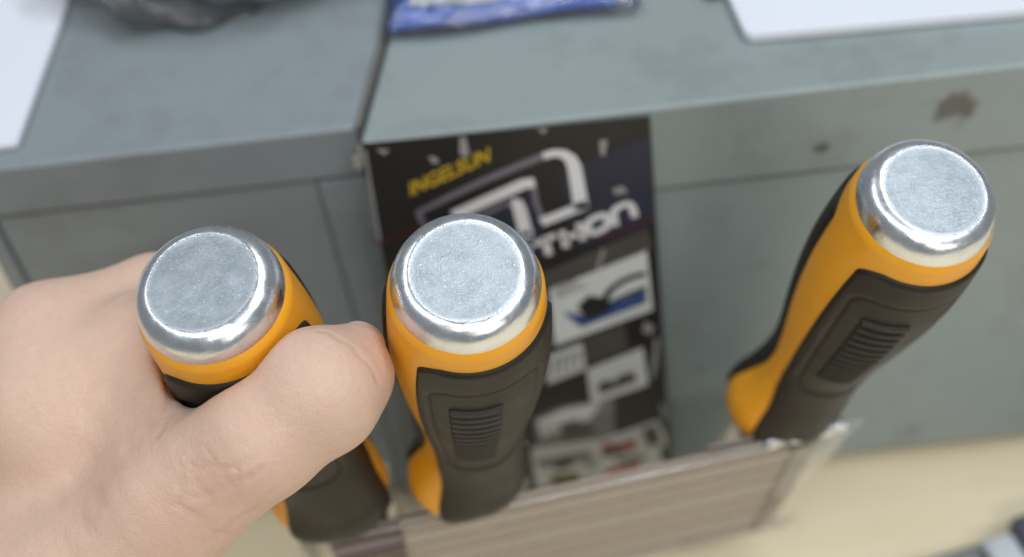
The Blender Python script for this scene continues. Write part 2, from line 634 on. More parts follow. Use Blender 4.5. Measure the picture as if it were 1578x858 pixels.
# emblem: outlined slanting n shapes
stroke('emblem', [(-43.6, 165), (-45.4, 175.2), (-34, 180.6), (-21.7, 186.0), (-10, 190.4), (-1.5, 193.4)], [2.4, 2.4, 2.5, 2.6, 2.8, 3.0], 2, M['lilac_print'], sub=1)
stroke('emblem', [(-2.2, 193.2), (1.2, 194.0), (4.2, 193.2), (6.4, 190.8), (7.4, 187.0), (7.9, 178), (8.4, 168.4)], [2.9, 3.1, 3.5, 4.0, 4.5, 4.7, 4.8], 3, M['silver_print'], sub=1)
stroke('emblem', [(10.4, 170.4), (-5.4, 164.6)], 3.9, 3, M['silver_print'], sub=1)
stroke('emblem', [(-4.4, 163.6), (-6.3, 173), (-6.6, 183.2)], 1.9, 2, M['lilac_print'], sub=1)
stroke('emblem', [(-34.0, 172.2), (-20, 178.2), (-9.4, 182.6), (-6.0, 182.6)], 4.4, 4, M['silver_print'], sub=1)
stroke('emblem', [(-25.0, 170.6), (-14.2, 175.7)], 2.0, 3, M['lilac_print'], sub=1)
stroke('emblem', [(-14.6, 175.6), (-12.7, 174.6), (-12.0, 171.5), (-10.9, 159.0)], [3.0, 4.2, 4.4, 4.6], 3, M['silver_print'], sub=1)
stroke('emblem', [(-9.4, 160.0), (-19, 156.2)], 3.6, 3, M['silver_print'], sub=1)

# the word, letters as strokes in a slanted frame: u along the word, v up
org, du, dv = Vector((-4.1, 148.9)), Vector((8.6, 3.75)), Vector((-0.9, 8.1))


def word(pts, k):
    return [tuple(org + du * (k + p[0]) + dv * p[1]) for p in pts]


LET = {
    'P': [[(.08, 0), (.08, .95)], [(.08, .95), (.75, .95), (.80, .45), (.1, .42)]],
    'Y': [[(.05, .95), (.40, .5), (.75, .95)], [(.40, .5), (.40, 0)]],
    'T': [[(-.05, .92), (.82, .92)], [(.38, .9), (.38, 0)]],
    'H': [[(.10, 0), (.10, 1.0)], [(.78, 0), (.78, 1.0)], [(.1, .48), (.78, .48)]],
    'O': [[(.06, .1), (.06, .9), (.86, .9), (.86, .1)]],
    'N': [[(.10, 0), (.10, .92), (.84, .92), (.88, 0)]],
}
for i, ch in enumerate('PYTHON'):
    for st in LET[ch]:
        stroke('lettering', word(st, (i - 2) * 1.0 - 0.38), 2.5, 3, M['silver_print'], closed=(ch == 'O'), sub=4)
# small yellow line above the emblem
cu = bpy.data.curves.new('lettering', 'FONT')
cu.body = 'INGELSUN'
cu.size = 1.0
cu.shear = 0.25
cu.offset = 0.018
tmp = bpy.data.objects.new('lettering', cu)
C.objects.link(tmp)
dg = bpy.context.evaluated_depsgraph_get()
me = bpy.data.meshes.new_from_object(tmp.evaluated_get(dg))
bpy.data.objects.remove(tmp)
xs = [v.co.x for v in me.vertices]
w_ = max(xs) - min(xs)
uo, uu, uv = Vector((-46.6, 183.0)), Vector((28.2, 11.2)), Vector((-0.6, 7.6))
for v in me.vertices:
    p = uo + uu * ((v.co.x - min(xs)) / w_) + uv * v.co.y
    v.co = Vector((p.x * .001 * S, -3 * .00012, p.y * .001 * S))
me.materials.clear()
link('lettering', me, M['yellow_print'], poster)
stroke('printed_line', [(-62, 163), (-50, 168), (-44, 170.5)], 1.0, 2, M['deep_red_print'])
stroke('printed_line', [(14, 153), (24, 157.5), (32.6, 161)], 1.0, 2, M['deep_red_print'])
# product pictures
flat('product_picture', [(-12, 138), (30, 156), (31.5, 146), (-6, 131)], 1, M['dim_print'])
flat('product_picture', [(-5.5, 131.6), (29.4, 145.5), (30.6, 115.2), (-6.2, 101.6)], 2, M['white_print'])
flat('pictured_tool', [(-1.9, 119.5), (4.2, 110.0), (28.7, 119.8), (28.4, 125.8), (7.3, 116.2)], 3, M['blue_print'])
stroke('pictured_tool', [(12.5, 119), (15.2, 128.3), (22.5, 133.4), (28.7, 134.5)], 2.6, 4, M['black_print'])
stroke('pictured_tool', [(14.0, 120.6), (21, 124.2), (28.6, 127.4)], 2.2, 4, M['navy_print'])
flat('pictured_tool', [(3.5, 121.4), (7.9, 126.9), (12.9, 124.9), (15.7, 118.1), (7.2, 113.7)], 5, M['black_print'])
flat('product_picture', [(4.6, 103), (20, 109), (21, 94.5), (5, 88.5)], 1, M['dim_print'])
flat('product_picture', [(-9, 96.2), (4.0, 101.4), (4.4, 86.5), (-10.8, 80.0)], 2, M['white_print'])
for k in range(4):
    x = -7.5 + 3 * k
    stroke('pictured_tool', [(x, 84.5 + k * 1.1), (x + .5, 94 + k * 1.1)], 1.0, 3, M['grey_print'])
stroke('pictured_tool', [(-8.5, 92.4), (3.5, 97)], 1.3, 3, M['grey_print'])
flat('product_picture', [(4.6, 85.9), (26.3, 95.2), (27.6, 73.2), (5.2, 65.2)], 2, M['white_print'])
flat('pictured_tool', [(7.9, 76.3), (11, 78.8), (15, 78.0), (18, 81.4), (22.5, 82.0), (23.4, 76.3), (8.8, 70.7)], 3, M['dim_print'])
flat('product_picture', [(-17.5, 60.3), (-5.9, 66.0), (14.0, 66.8), (13.2, 42.9), (-19.0, 37.0)], 2, M['grey_print'])
flat('product_picture', [(-17, 58), (-6, 63.5), (9, 66), (4, 56), (-16, 47)], 3, M['white_print'])
flat('pictured_tool', [(-8.3, 54.6), (-2, 56.6), (4.0, 52.1), (5.9, 46.1), (-6.6, 44.3)], 4, M['dim_print'])
flat('product_picture', [(-21.0, 41.2), (8.4, 42.5), (30.5, 51.0), (33.2, 42), (35.2, 21.2), (-21.5, 13.2)], 3, M['white_print'])
flat('pictured_tool', [(8.1, 39.9), (14, 38.4), (20.8, 40.5), (21.7, 33.6), (7.7, 32.2)], 4, M['red_print'])
flat('pictured_tool', [(7.0, 34.9), (15, 36.4), (16.8, 31.5), (7.7, 30.2)], 5, M['dim_print'])
flat('pictured_tool', [(8.0, 21.2), (22.5, 24.6), (22.3, 18.6), (9.0, 15.9)], 4, M['red_print'])
flat('pictured_tool', [(-14.6, 22.2), (-2.7, 22.1), (-3.1, 15.1), (-14.6, 14.1)], 4, M['olive_print'])
flat('printed_band', [(-20, 33), (2, 36), (4, 30), (-18, 27)], 4, M['grey_print'])
flat('printed_band', [(24, 46), (30, 48), (31.5, 36), (26, 34)], 4, M['dim_print'])
flat('pictured_tool', [(12, 27.5), (18, 30), (26, 29), (24, 26), (14, 25)], 5, M['grey_print'])
flat('pictured_tool', [(-14, 30), (-8, 33), (-3, 31), (-6, 26), (-12, 25)], 5, M['dim_print'])
flat('printed_band', [(31.0, 34), (35, 33), (35.3, 22), (31.5, 23)], 4, M['dim_print'])
for k in range(3):
    stroke('printed_line', [(-2 + k, 27.5 - 2.4 * k), (5.5, 30 - 2.4 * k)], .9, 5, M['grey_print'])
    stroke('printed_line', [(-3.5, 127.5 + 1.8 * k), (8 - 2 * k, 132 + 1.8 * k)], .7, 5, M['grey_print'])
# torn tape and bright scuffs on the sheet
for pts in ([(-27.6, 204.9), (-25.6, 204.9), (-25.2, 198), (-27.2, 196.8), (-28.4, 198.6)], [(16.0, 197.4), (18.6, 197.2), (17.4, 190.8), (16.0, 191.2)],
            [(19.0, 176.1), (22.6, 176.9), (24.0, 174.0), (20.0, 173.4)], [(27.3, 110.2), (31.0, 106.4), (29.2, 102.4), (26.5, 104.6)],
            [(30.8, 100.6), (32.2, 99.8), (31.3, 84.6), (29.4, 76.3), (28.4, 77.4)], [(-38.4, 199.0), (-36.0, 198.2), (-35.2, 195.6), (-37.4, 195.8)],
            [(31.5, 62.0), (34.0, 60.0), (34.4, 50.0), (32.2, 52.0)], [(-54, 204.4), (-50, 203.4), (-52, 201.4)],
            [(-3, 204.6), (0.0, 204.6), (-1, 202.4)], [(14.0, 149), (15.2, 149), (12.4, 139), (11.2, 139)], [(-58.0, 204.5), (-57.2, 204.3), (-59.6, 165), (-60.6, 165)]):
    flat('tape_scrap', pts, 6, M['tape'])

# ------------------------------------------------------------------ hammer-through screwdrivers
ZB = 0.138       # height of the cap's widest ring above the handle's foot
PZ = np.array([.0065, .0090, .0135, .020, .030, .042, .052, .064, .080, .096, .110, .120, .1290, .1356])
PR = np.array([.0112, .0132, .0148, .0152, .0148, .0139, .0137, .0148, .0170, .0187, .0193, .0190, .0184, .0177])


def smooth_interp(z):
    """smooth radius profile of the amber core"""
    z = np.asarray(z, float)
    acc = 0
    for k, w in ((-.004, .25), (0, .5), (.004, .25)):
        acc = acc + w * np.interp(np.clip(z + k, .003, .1356), PZ, PR)
    return acc


def core_r(th, z):
    r = smooth_interp(z)
    lobe = np.exp(-((z - .0190) / .0125) ** 2) * .0086
    return r + lobe * np.clip(np.cos(th) - .35, 0, 1) ** 1.2 * 1.15


def stripe_half(z):
    return np.interp(z, [0, .02, .034, .044, .052, .066, .085, .105, .118, .126, .131],
                     [.50, .50, .42, .27, .22, .25, .30, .34, .37, .40, .50])


def make_core():
    z = np.concatenate([np.linspace(.0065, .1356, 120)])
    th = np.linspace(0, 2 * np.pi, 128, endpoint=False)
    T, Z = np.meshgrid(th, z)
    R = core_r(T, Z)
    P = np.stack([R * np.cos(T), R * np.sin(T), Z], -1)
    # foot closed, top tucks under the cap
    foot = P[0] * np.array([.45, .45, 1]) + np.array([0, 0, -.0004])
    lip = P[-1] * np.array([.93, .93, 1]) + np.array([0, 0, .0022])
    neck = P[-1] * np.array([.84, .84, 1]) + np.array([0, 0, .0032])
    P = np.concatenate([foot[None], P, lip[None], neck[None]])
    me = grid_mesh('core', P, True)
    return me


GZ0, GZ1 = .0078, .1306


def make_grip(side):
    nu, nv = 150, 230
    vz = np.linspace(0, 1, nv)
    z = GZ0 + (GZ1 - GZ0) * vz
    u = np.linspace(-1, 1, nu)
    u = np.sign(u) * np.abs(u) ** .85
    U, Z = np.meshgrid(u, z)
    half = np.pi / 2 - stripe_half(Z)
    half -= .30 * np.clip((Z - (GZ1 - .006)) / .006, 0, 1) ** 3      # rounded upper corners
    A = U * half                                       # angle from the panel's middle
    TH = np.pi / 2 + A + side * np.pi
    R0 = core_r(TH, Z)
    arc = (half - np.abs(A)) * R0
    ed = np.minimum(arc, GZ1 - Z)
    t = .0016 * np.clip(ed / .0013, 0, 1) ** .5 - .0006
    # framed recess with a groove round it
    x = (A + .26) * .0185
    cz, hz, hx = .087, .0330, .0140
    rr = .006
    qx, qz = np.abs(x) - hx + rr, np.abs(Z - cz) - hz + rr
    sd = np.hypot(np.maximum(qx, 0), np.maximum(qz, 0)) + np.minimum(np.maximum(qx, qz), 0) - rr
    t -= .0005 * np.exp(-(sd / .0007) ** 2)
    t -= .00045 / (1 + np.exp(sd / .0004))
    # a shallow step near the foot
    t += .0006 / (1 + np.exp((Z - .024) / .0012)) * np.clip(ed / .002, 0, 1)
    R = R0 + t
    P = np.stack([R * np.cos(TH), R * np.sin(TH), Z], -1)
    return grid_mesh('grip', P)


def rib_mesh(z):
    """one raised bar across the recess"""
    n = 13
    a = np.linspace(-.40, .30, n) - .37
    v, f = [], []
    hw = .00105
    for i, A in enumerate(a):
        th = np.pi / 2 + A
        e = min(i, n - 1 - i)
        h = (.0015 if e > 0 else .0002)
        base = core_r(th, z) + .0001
        for dz, dr in ((-hw, 0), (-hw * .6, h), (hw * .6, h), (hw, 0)):
            r = base + dr
            v.append((r * math.cos(th), r * math.sin(th), z + dz))
    for i in range(n - 1):
        for k in range(3):
            f.append((4 * i + k, 4 * i + 4 + k, 4 * i + 5 + k, 4 * i + 1 + k))
    return mesh('rib', v, f)


core_me, grip_me = make_core(), (make_grip(0), make_grip(1))
ribs_me = [rib_mesh(.0680 + i * .0038) for i in range(12)]
cap_me = lathe('striking_cap', [(.0142, ZB - .0034), (.0160, ZB - .0033), (.01655, ZB - .0027), (.01685, ZB - .0016), (.01690, ZB - .0003),
                                (.0168, ZB + .0011), (.0165, ZB + .0024), (.0160, ZB + .0036), (.0154, ZB + .0046), (.0147, ZB + .00535),
                                (.0140, ZB + .00582), (.0134, ZB + .0061), (.0130, ZB + .00624), (.0127, ZB + .00632), (.0125, ZB + .00634)], 128, (True, False))
ring_prof = [(.0125 - .0125 * i / 14, ZB + .00634 + -.00012 * min(1, i / 2) + .0002 * (1 - (1 - i / 14) ** 2)) for i in range(15)]
ring_prof[-1] = (.00005, ring_prof[-1][1])
face_me = lathe('struck_face', ring_prof, 128, (False, True))
shaft_me = lathe('shaft', [(.0042, -.113), (.005, -.110), (.005, -.012)], 32)
bol_me = lathe('bolster', [(.0066, -.016), (.0086, -.014), (.0092, -.004), (.0092, .008)], 48)


def build_driver(label):
    t = thing('screwdriver', label, 'screwdriver', group='amber and black screwdrivers with steel striking caps')
    link('core', core_me, M['orange'], t, True)
    for k in range(2):
        g = link('grip', grip_me[k], M['rubber'], t, True)
        for rm in ribs_me:
            rb = link('rib', rm, M['rubber'], g, False)
            rb.rotation_euler.z = math.pi * k
    cp = link('striking_cap', cap_me, M['chrome'], t, True)
    link('struck_face', face_me, M['face'], cp, True)
    link('shaft', shaft_me, M['steel'], t, True)
    link('bolster', bol_me, M['bolster'], t, True)
    return t


def copy_tree(o, parent=None):
    c = o.copy()
    C.objects.link(c)
    if parent is not None:
        c.parent = parent
    for ch in list(o.children):
        copy_tree(ch, c)
    return c


def frame(o, x, y, z):
    m = Matrix((Vector(x).normalized(), Vector(y).normalized(), Vector(z).normalized())).transposed().to_4x4()
    return Matrix.Translation(o) @ m


DRV = [
    ('screwdriver gripped by the bare hand, thumb across its amber and black handle',
     (-0.07404, 0.23863, 0.11203), (-0.96238, -0.25304, -0.09895), (0.26968, -0.93395, -0.23454), (-0.03306, -0.25240, 0.96706)),
    ('upright screwdriver in front of the black poster, beside the thumb tip',
     (-0.03509, 0.24326, 0.11117), (-0.89750, -0.43846, -0.04733), (0.43026, -0.84703, -0.31210), (0.09675, -0.30048, 0.94887)),
    ('screwdriver leaning outward alone before the bare grey cabinet door, far from the hand',
     (0.06455, 0.26622, 0.09737), (-0.96628, -0.23659, 0.10162), (0.19288, -0.92651, -0.32308), (0.17059, -0.29258, 0.94090)),
]
first = build_driver(DRV[0][0])
drivers = []
for i, (lab, o, x, y, z) in enumerate(DRV):
    d = first if i == 0 else copy_tree(first)
    d.matrix_world = frame(o, x, y, z)
    d['label'] = lab
    drivers.append(d)

# ------------------------------------------------------------------ blister packs round the blades
PO, PE, PU, PN = Vector((-.0591, .22149, .11781)), Vector((.98447, .16778, -.05159)), Vector((.10091, -.30048, .94843)), Vector((.14363, -.93892, -.31275))


def pack(label, e0, e1, n0, top, bottom, axis_e, axis_n, cardm='card', fold=False):
    t = thing('blister_pack', label, 'blister pack', group='blister packs holding the screwdriver blades',
              mat=frame(PO + PE * e0 + PN * n0, PE, -PN, PU))
    # local: x along the edge, -y towards the viewer, z up
    w = e1 - e0
    # a sheaf of cards, each a little lower than the one behind it
    for k, (dtop, dx) in enumerate(((0, 0), (.005, .0004), (.013, -.0003), (.024, .0003), (.037, 0), (.052, .0004), (.069, -.0002))):
        if dtop > .03 and cardm != 'card':
            break
        link('backing_card', box('backing_card', dx + .0005 * k, w - .0002 * k + dx, -.0001 - .0006 * k, .0004 - .0006 * k, bottom + .0005 * k, top - dtop, .0002, 1),
             M[cardm if k % 2 == 1 else cardm + '_pale'], t)  # top card pale: the lit strip is put into its colour
    # clear sheet margin left standing past the cards
    nx, nz = 16, 60
    X, Zg = np.meshgrid(np.linspace(w - .006, w + .0095, nx), np.linspace(bottom + .004, top + .0025, nz))
    rip = .0002 * np.sin(Zg * 300 + 1.6 * np.sin(X * 60 + e0 * 90))
    Y = -.0012 + rip - .0012 * np.clip((X - w) / .008, 0, 1) - .0040 * np.clip((top - Zg) / .066, 0, 1) * np.clip((w + .006 - X) / .012, 0, 1)
    X = X - np.clip((X - w + .006) / .0155, 0, 1) * .012 * np.clip((top - Zg) / (top - bottom), 0, 1) ** 1.5
    link('clear_sheet', grid_mesh('clear_sheet', np.stack([X, Y, Zg], -1)), M['film'], t, True)
    # sealed ridges across the pack
    for zz in (top - .0012, bottom + .012):
        link('sealed_ridge', box('sealed_ridge', .001, w + .006, -.0030 if zz > top - .01 else -.0062, -.0014 if zz > top - .01 else -.0050, zz - .0007, zz + .0007, .0006, 2), M['film'], t, True)
    if fold:  # rolled lip added to carry the bright glint on the edge
        th = np.linspace(0, 2 * np.pi, 14)
        xs_ = np.linspace(w - .022, w + .004, 24)
        T, Xf = np.meshgrid(th, xs_)
        rf = .0021 + .0004 * np.sin(Xf * 700)
        Fp = np.stack([Xf, -.0020 + rf * np.cos(T), top - .0016 + rf * np.sin(T) + .0006 * np.sin(Xf * 330)], -1)
        link('folded_glint_lip', grid_mesh('folded_glint_lip', Fp), M['lip_film'], t, True)
    # clear bubble round the bolster, behind the card
    th = np.linspace(-.12 * np.pi, 1.12 * np.pi, 28)
    zz = np.linspace(bottom + .006, top + .003, 26)
    T, Zb = np.meshgrid(th, zz)
    rad = .0165 + .0008 * np.sin(Zb * 260 + T * 3) + .0006 * np.sin(T * 7 + Zb * 140)
    B = np.stack([axis_e - e0 + rad * np.cos(T), axis_n + rad * 1.0 * np.sin(T) * .8 + .001, Zb], -1)
    link('bubble', grid_mesh('bubble', B), M['film'], t, True)
    return t


pack('plum dark blister pack under the gripped screwdriver, beside the wrist', -.021, .018, -.006, -.003, -.100, -.0147, .011, cardm='card_dark')
pack('brown card blister pack under the middle screwdriver', .002, .136, -.004, .0005, -.100, .0278, .011)
pack('brown card blister pack under the far right screwdriver, with a glossy free corner', .100, .1405, -.0056, .0015, -.100, .1365, .014, fold=True)

# ------------------------------------------------------------------ hand
J = {
    't0':(-51.4,193.8,225.0,10.7),
    't1':(-56.6,187.9,227.9,13.8),
    't2':(-71.2,180.8,221.7,13.3),
    't3':(-95.8,179.5,204.9,16.3),
    't4':(-129.2,170.9,177.2,22.5),
    't5':(-170.0,162.4,138.8,32.3),
    'n0':(-49.1,198.4,225.2,8.2),
    'i0':(-132.6,228.0,212.6,13.6),
    'i1':(-106.0,238.7,213.2,10.5),
    'i2':(-94.2,243.8,202.1,9.8),
    'i3':(-88.6,251.9,177.5,9.7),
    'i4':(-88.0,254.2,157.2,9.3),
    'm0':(-153.7,231.3,188.9,15.1),
    'm1':(-122.4,245.1,181.1,11.3),
    'm2':(-106.2,249.4,167.6,10.6),
    'm3':(-97.9,254.5,141.3,10.0),
    'm4':(-96.5,256.4,121.9,9.5),
    'r0':(-168.0,230.3,166.3,14.7),
    'r1':(-134.9,246.3,154.9,11.2),
    'r2':(-115.8,249.9,140.6,10.7),
    'r3':(-104.6,255.3,114.3,9.7),
    'r4':(-100.0,256.0,97.9,9.1),
    'p0':(-180.1,227.1,144.1,13.4),
    'p1':(-142.5,243.7,130.3,9.6),
    'p2':(-124.4,248.3,117.0,9.1),
    'p3':(-111.5,251.9,94.5,8.2),
    'p4':(-105.3,253.0,84.0,7.9),
    'w0':(-192.3,202.0,165.0,26.2),
    'd0':(-159.9,219.1,196.9,17.7),
    'd1':(-127.5,211.2,201.4,19.4),
    'd2':(-110.0,217.1,211.8,12.6),
    'd3':(-104.1,220.1,217.2,9.0),
    'd4':(-103.9,203.1,206.2,11.1),
    't3b':(-101.2,184.7,196.3,12.2),
    'wb':(-95.8,195.4,212.1,9.5),
    'pal0':(-138.6,209.2,169.1,20.6),
    'pal1':(-137.8,225.4,185.1,19.2),
    'w1': (-248.2, 190.0, 132.3, 30.0), 'fa': (-330.0, 150.0, 105.0, 38.0),
}
CHAINS = [
    (['t0', 't1', 't2', 't3', 't4', 't5'], .0050),
    (['n0', 't1'], .0030),
    (['w1', 'w0', 'd0', 'd1', 'd2', 'd3'], .0140),
    (['d1', 'd4', 't3b'], .0100),
    (['d2', 'd4'], .0110),
    (['d3', 'wb', 't3b'], .0090),
    (['d0', 'i0'], .0120),
    (['i0', 'i1', 'i2', 'i3', 'i4'], .0060),
    (['pal1', 'm0', 'm1', 'm2', 'm3', 'm4'], .0050),
    (['pal1', 'r0', 'r1', 'r2', 'r3'], .0050),
    (['w0', 'p0', 'p1', 'p2'], .0050),
    (['w0', 'pal0', 't3b'], .0100),
    (['w0', 'pal1', 'd1'], .0140),
    (['w0', 'm0', 'r0', 'p0'], .0120),
    (['t4', 'w0'], .0160),
    (['w0', 'w1', 'fa'], .0160),
]


def build_hand():
    h = .0014
    lo = np.array([-.375, .105, .050])
    hi = np.array([-.034, .285, .250])
    n = np.ceil((hi - lo) / h).astype(int)
    ax = [lo[i] + h * np.arange(n[i]) for i in range(3)]
    G = np.stack(np.meshgrid(*ax, indexing='ij'), -1).astype(np.float32)

    def cap(a, b):
        pa, ra = np.array(J[a][:3], np.float32) * .001, J[a][3] * .001
        pb, rb = np.array(J[b][:3], np.float32) * .001, J[b][3] * .001
        ba = pb - pa
        t = np.clip(((G - pa) @ ba) / (ba @ ba), 0, 1)
        d = G - pa - t[..., None] * ba
        return np.sqrt(np.einsum('...i,...i->...', d, d)) - (ra + (rb - ra) * t)

    def smin(a, b, k):
        hh = np.clip(k - np.abs(a - b), 0, None) / k
        return np.minimum(a, b) - hh * hh * k * .25

    D = None
    for names, k in CHAINS:
        c = None
        for a, b in zip(names, names[1:]):
            e = cap(a, b)
            c = e if c is None else smin(c, e, .004)
        D = c if D is None else smin(D, c, k)
    # press the flesh round the handle it grips and keep it clear of the next one
    for o, u in ((DRV[0][1], DRV[0][4]), (DRV[1][1], DRV[1][4])):
        o, u = np.array(o, np.float32), np.array(u, np.float32)
        s = (G - o) @ u
        q = G - o - s[..., None] * u
        rad = np.sqrt(np.einsum('...i,...i->...', q, q))
        R = np.interp(s, [0, .02, .05, .08, .11, .125, .133, .136, .144], [.0175, .0185, .0168, .0192, .0206, .0203, .0186, .0168, .0160]).astype(np.float32)
        hd = np.maximum(R + .0001 - rad, np.maximum(-.001 - s, s - .146) * -1 * 0 + np.where((s < -.02) | (s > .15), -1.0, 1.0) * 1.0 * 0 + (R + .0001 - rad))
        hd = np.where((s < -.02) | (s > .150), -1.0, hd)
        k = .0012
        hh = np.clip(k - np.abs(D - hd), 0, None) / k
        D = np.maximum(D, hd) + hh * hh * k * .25

    # surface nets
    neg = D < 0
    nx, ny, nz = D.shape
    s = np.zeros((nx - 1, ny - 1, nz - 1), np.int8)
    for i in (0, 1):
        for j in (0, 1):
            for k in (0, 1):
                s += neg[i:nx - 1 + i, j:ny - 1 + j, k:nz - 1 + k]
    act = (s > 0) & (s < 8)
    ci = np.argwhere(act)
    idx = -np.ones(act.shape, np.int64)
    idx[act] = np.arange(len(ci))
    acc = np.zeros((len(ci), 3))
    cnt = np.zeros(len(ci))
    cor = [(i, j, k) for i in (0, 1) for j in (0, 1) for k in (0, 1)]
    for a in range(8):
        for b in range(a + 1, 8):
            ca, cb = np.array(cor[a]), np.array(cor[b])
            if np.abs(ca - cb).sum() != 1:
                continue
            da = D[tuple((ci + ca).T)]
            db = D[tuple((ci + cb).T)]
            m = (da < 0) != (db < 0)
            t = np.where(m, da / np.where(m, da - db, 1), 0)
            p = ci + ca + t[:, None] * (cb - ca)
            acc[m] += p[m]
            cnt[m] += 1
    V = lo + h * acc / cnt[:, None]
    F = []
    for axis in range(3):
        o1, o2 = [a for a in range(3) if a != axis]
        sl0 = [slice(1, -1)] * 3
        a0 = neg[tuple(slice(0, -1) if k == axis else slice(1, -1) for k in range(3))]
        a1 = neg[tuple(slice(1, None) if k == axis else slice(1, -1) for k in range(3))]
        e = np.argwhere(a0 != a1)
        flip = a0[tuple(e.T)]
        base = e.copy()
        base[:, o1] += 1
        base[:, o2] += 1
        q = []
        for d1, d2 in ((-1, -1), (0, -1), (0, 0), (-1, 0)):
            c = base.copy()
            c[:, o1] += d1
            c[:, o2] += d2
            q.append(idx[tuple(c.T)])
        q = np.stack(q, 1)
        if axis == 1:
            flip = ~flip
        q[~flip] = q[~flip][:, ::-1]
        F.append(q)
    F = np.concatenate(F)
    me = bpy.data.meshes.new('hand')
    me.from_pydata(V.tolist(), [], F.tolist())
    bm = bmesh.new()
    bm.from_mesh(me)
    for _ in range(3):
        bmesh.ops.smooth_vert(bm, verts=bm.verts, factor=.5, use_axis_x=True, use_axis_y=True, use_axis_z=True)
    bmesh.ops.subdivide_edges(bm, edges=bm.edges, cuts=1, use_grid_fill=True, smooth=0.0)
    for _ in range(2):
        bmesh.ops.smooth_vert(bm, verts=bm.verts, factor=.5, use_axis_x=True, use_axis_y=True, use_axis_z=True)
    bmesh.ops.recalc_face_normals(bm, faces=bm.faces)
    bm.to_mesh(me)
    bm.free()
    return me


CREASES = [
    ([(-54.0, 193.2, 241.2), (-49.1, 190.1, 240.0), (-45.4, 187.1, 236.8), (-42.8, 185.4, 230.9)], 0.45, 0.8),
    ([(-52.1, 187.4, 242.1), (-48.9, 184.7, 240.3), (-46.3, 181.8, 236.8)], 0.12, 0.6),
    ([(-97.3, 204.7, 218.2), (-93.7, 195.7, 222.4), (-93.1, 189.1, 223.4), (-93.4, 183.9, 224.1)], 0.5, 1.1),
    ([(-92.4, 188.9, 223.6), (-87.8, 176.4, 227.1), (-87.0, 170.7, 224.1), (-88.9, 167.5, 219.1)], 0.18, 0.9),
    ([(-85.5, 171.6, 225.6), (-79.0, 169.9, 227.7), (-73.9, 168.4, 227.9)], 0.22, 0.8),
    ([(-85.0, 167.4, 220.3), (-78.7, 167.6, 222.8), (-73.4, 167.5, 225.4), (-69.2, 167.8, 226.6)], 0.35, 0.9),
    ([(-89.0, 167.5, 219.1), (-84.9, 165.6, 215.0), (-81.9, 166.4, 207.5)], 0.35, 1.0),
    ([(-86.1, 174.4, 227.2), (-82.8, 168.7, 223.6), (-80.3, 166.1, 217.1)], 0.15, 0.7),
    ([(-80.1, 173.1, 230.2), (-76.4, 168.0, 225.9), (-74.1, 166.5, 217.9)], 0.15, 0.7),
    ([(-84.0, 165.3, 207.6), (-78.6, 166.6, 211.0), (-72.6, 167.3, 215.2), (-67.9, 167.3, 220.1)], 0.32, 1.0),
    ([(-84.4, 169.1, 223.4), (-81.7, 166.6, 219.2), (-80.2, 165.8, 213.8)], 0.18, 0.7),
    ([(-84.1, 167.5, 200.1), (-81.1, 171.6, 198.6)], 0.25, 0.9),
    ([(-97.8, 190.3, 222.6), (-103.3, 181.9, 220.0), (-109.8, 174.3, 214.4), (-116.6, 165.8, 207.6)], 0.6, 6.0),
    ([(-64.3, 183.4, 240.2), (-57.8, 174.8, 235.4), (-54.8, 172.8, 226.1)], 0.06, 0.8),
    ([(-59.0, 183.8, 242.1), (-53.2, 177.4, 238.0), (-49.0, 175.3, 230.9)], 0.05, 0.8),
    ([(-84.2, 182.8, 229.8), (-76.1, 171.7, 231.3), (-70.8, 167.4, 225.7)], 0.08, 0.8),
]
hand_me = build_hand()


def displace_hand(me):
    nvt = len(me.vertices)
    co = np.empty(nvt * 3, np.float32)
    me.vertices.foreach_get('co', co)
    co = co.reshape(-1, 3)
    nr = np.empty(nvt * 3, np.float32)
    me.vertex_normals.foreach_get('vector', nr)
    nr = nr.reshape(-1, 3)
    disp = np.zeros(nvt, np.float32)
    # creases wander a little and fade in and out
    X, Y, Z = co.T * 1000
    warp = np.stack([np.sin(Y * .9 + Z * .7) + .6 * np.sin(Z * 2.1 + X * 1.3), np.sin(X * .8 + Z * 1.1) + .6 * np.sin(Y * 2.3 + X * .9),
                     np.sin(Y * 1.2 - X * .8) + .6 * np.sin(X * 1.9 + Z * 1.7)], 1) * .00042
    cw = co + warp.astype(np.float32)
    fade = .62 + .38 * np.sin(X * .37 + Y * .51) * np.sin(Z * .43 + X * .29 + 1)
    crease_tint = np.zeros(nvt, np.float32)
    for pts, dep, wid in CREASES:
        P = np.array(pts, np.float32) * .001
        best = np.full(nvt, 1.0, np.float32)
        for a, b in zip(P, P[1:]):
            ba = b - a
            t = np.clip(((cw - a) @ ba) / (ba @ ba), 0, 1)
            best = np.minimum(best, np.linalg.norm(cw - a - t[:, None] * ba, axis=1))
        g = np.exp(-(best / (wid * .001)) ** 2)
        disp -= dep * .0010 * g * fade
        disp += dep * .00035 * fade * np.exp(-((best - wid * .0022) / (wid * .0012)) ** 2)
        crease_tint = np.maximum(crease_tint, min(.3, dep * .55) * fade * np.exp(-(best / (wid * .0014)) ** 2))  # darker, redder colour along the creases
    co += nr * disp[:, None]
    me.vertices.foreach_set('co', co.ravel())
    at = me.attributes.new('crease_tint', 'FLOAT', 'POINT')
    at.data.foreach_set('value', crease_tint)
    me.update()


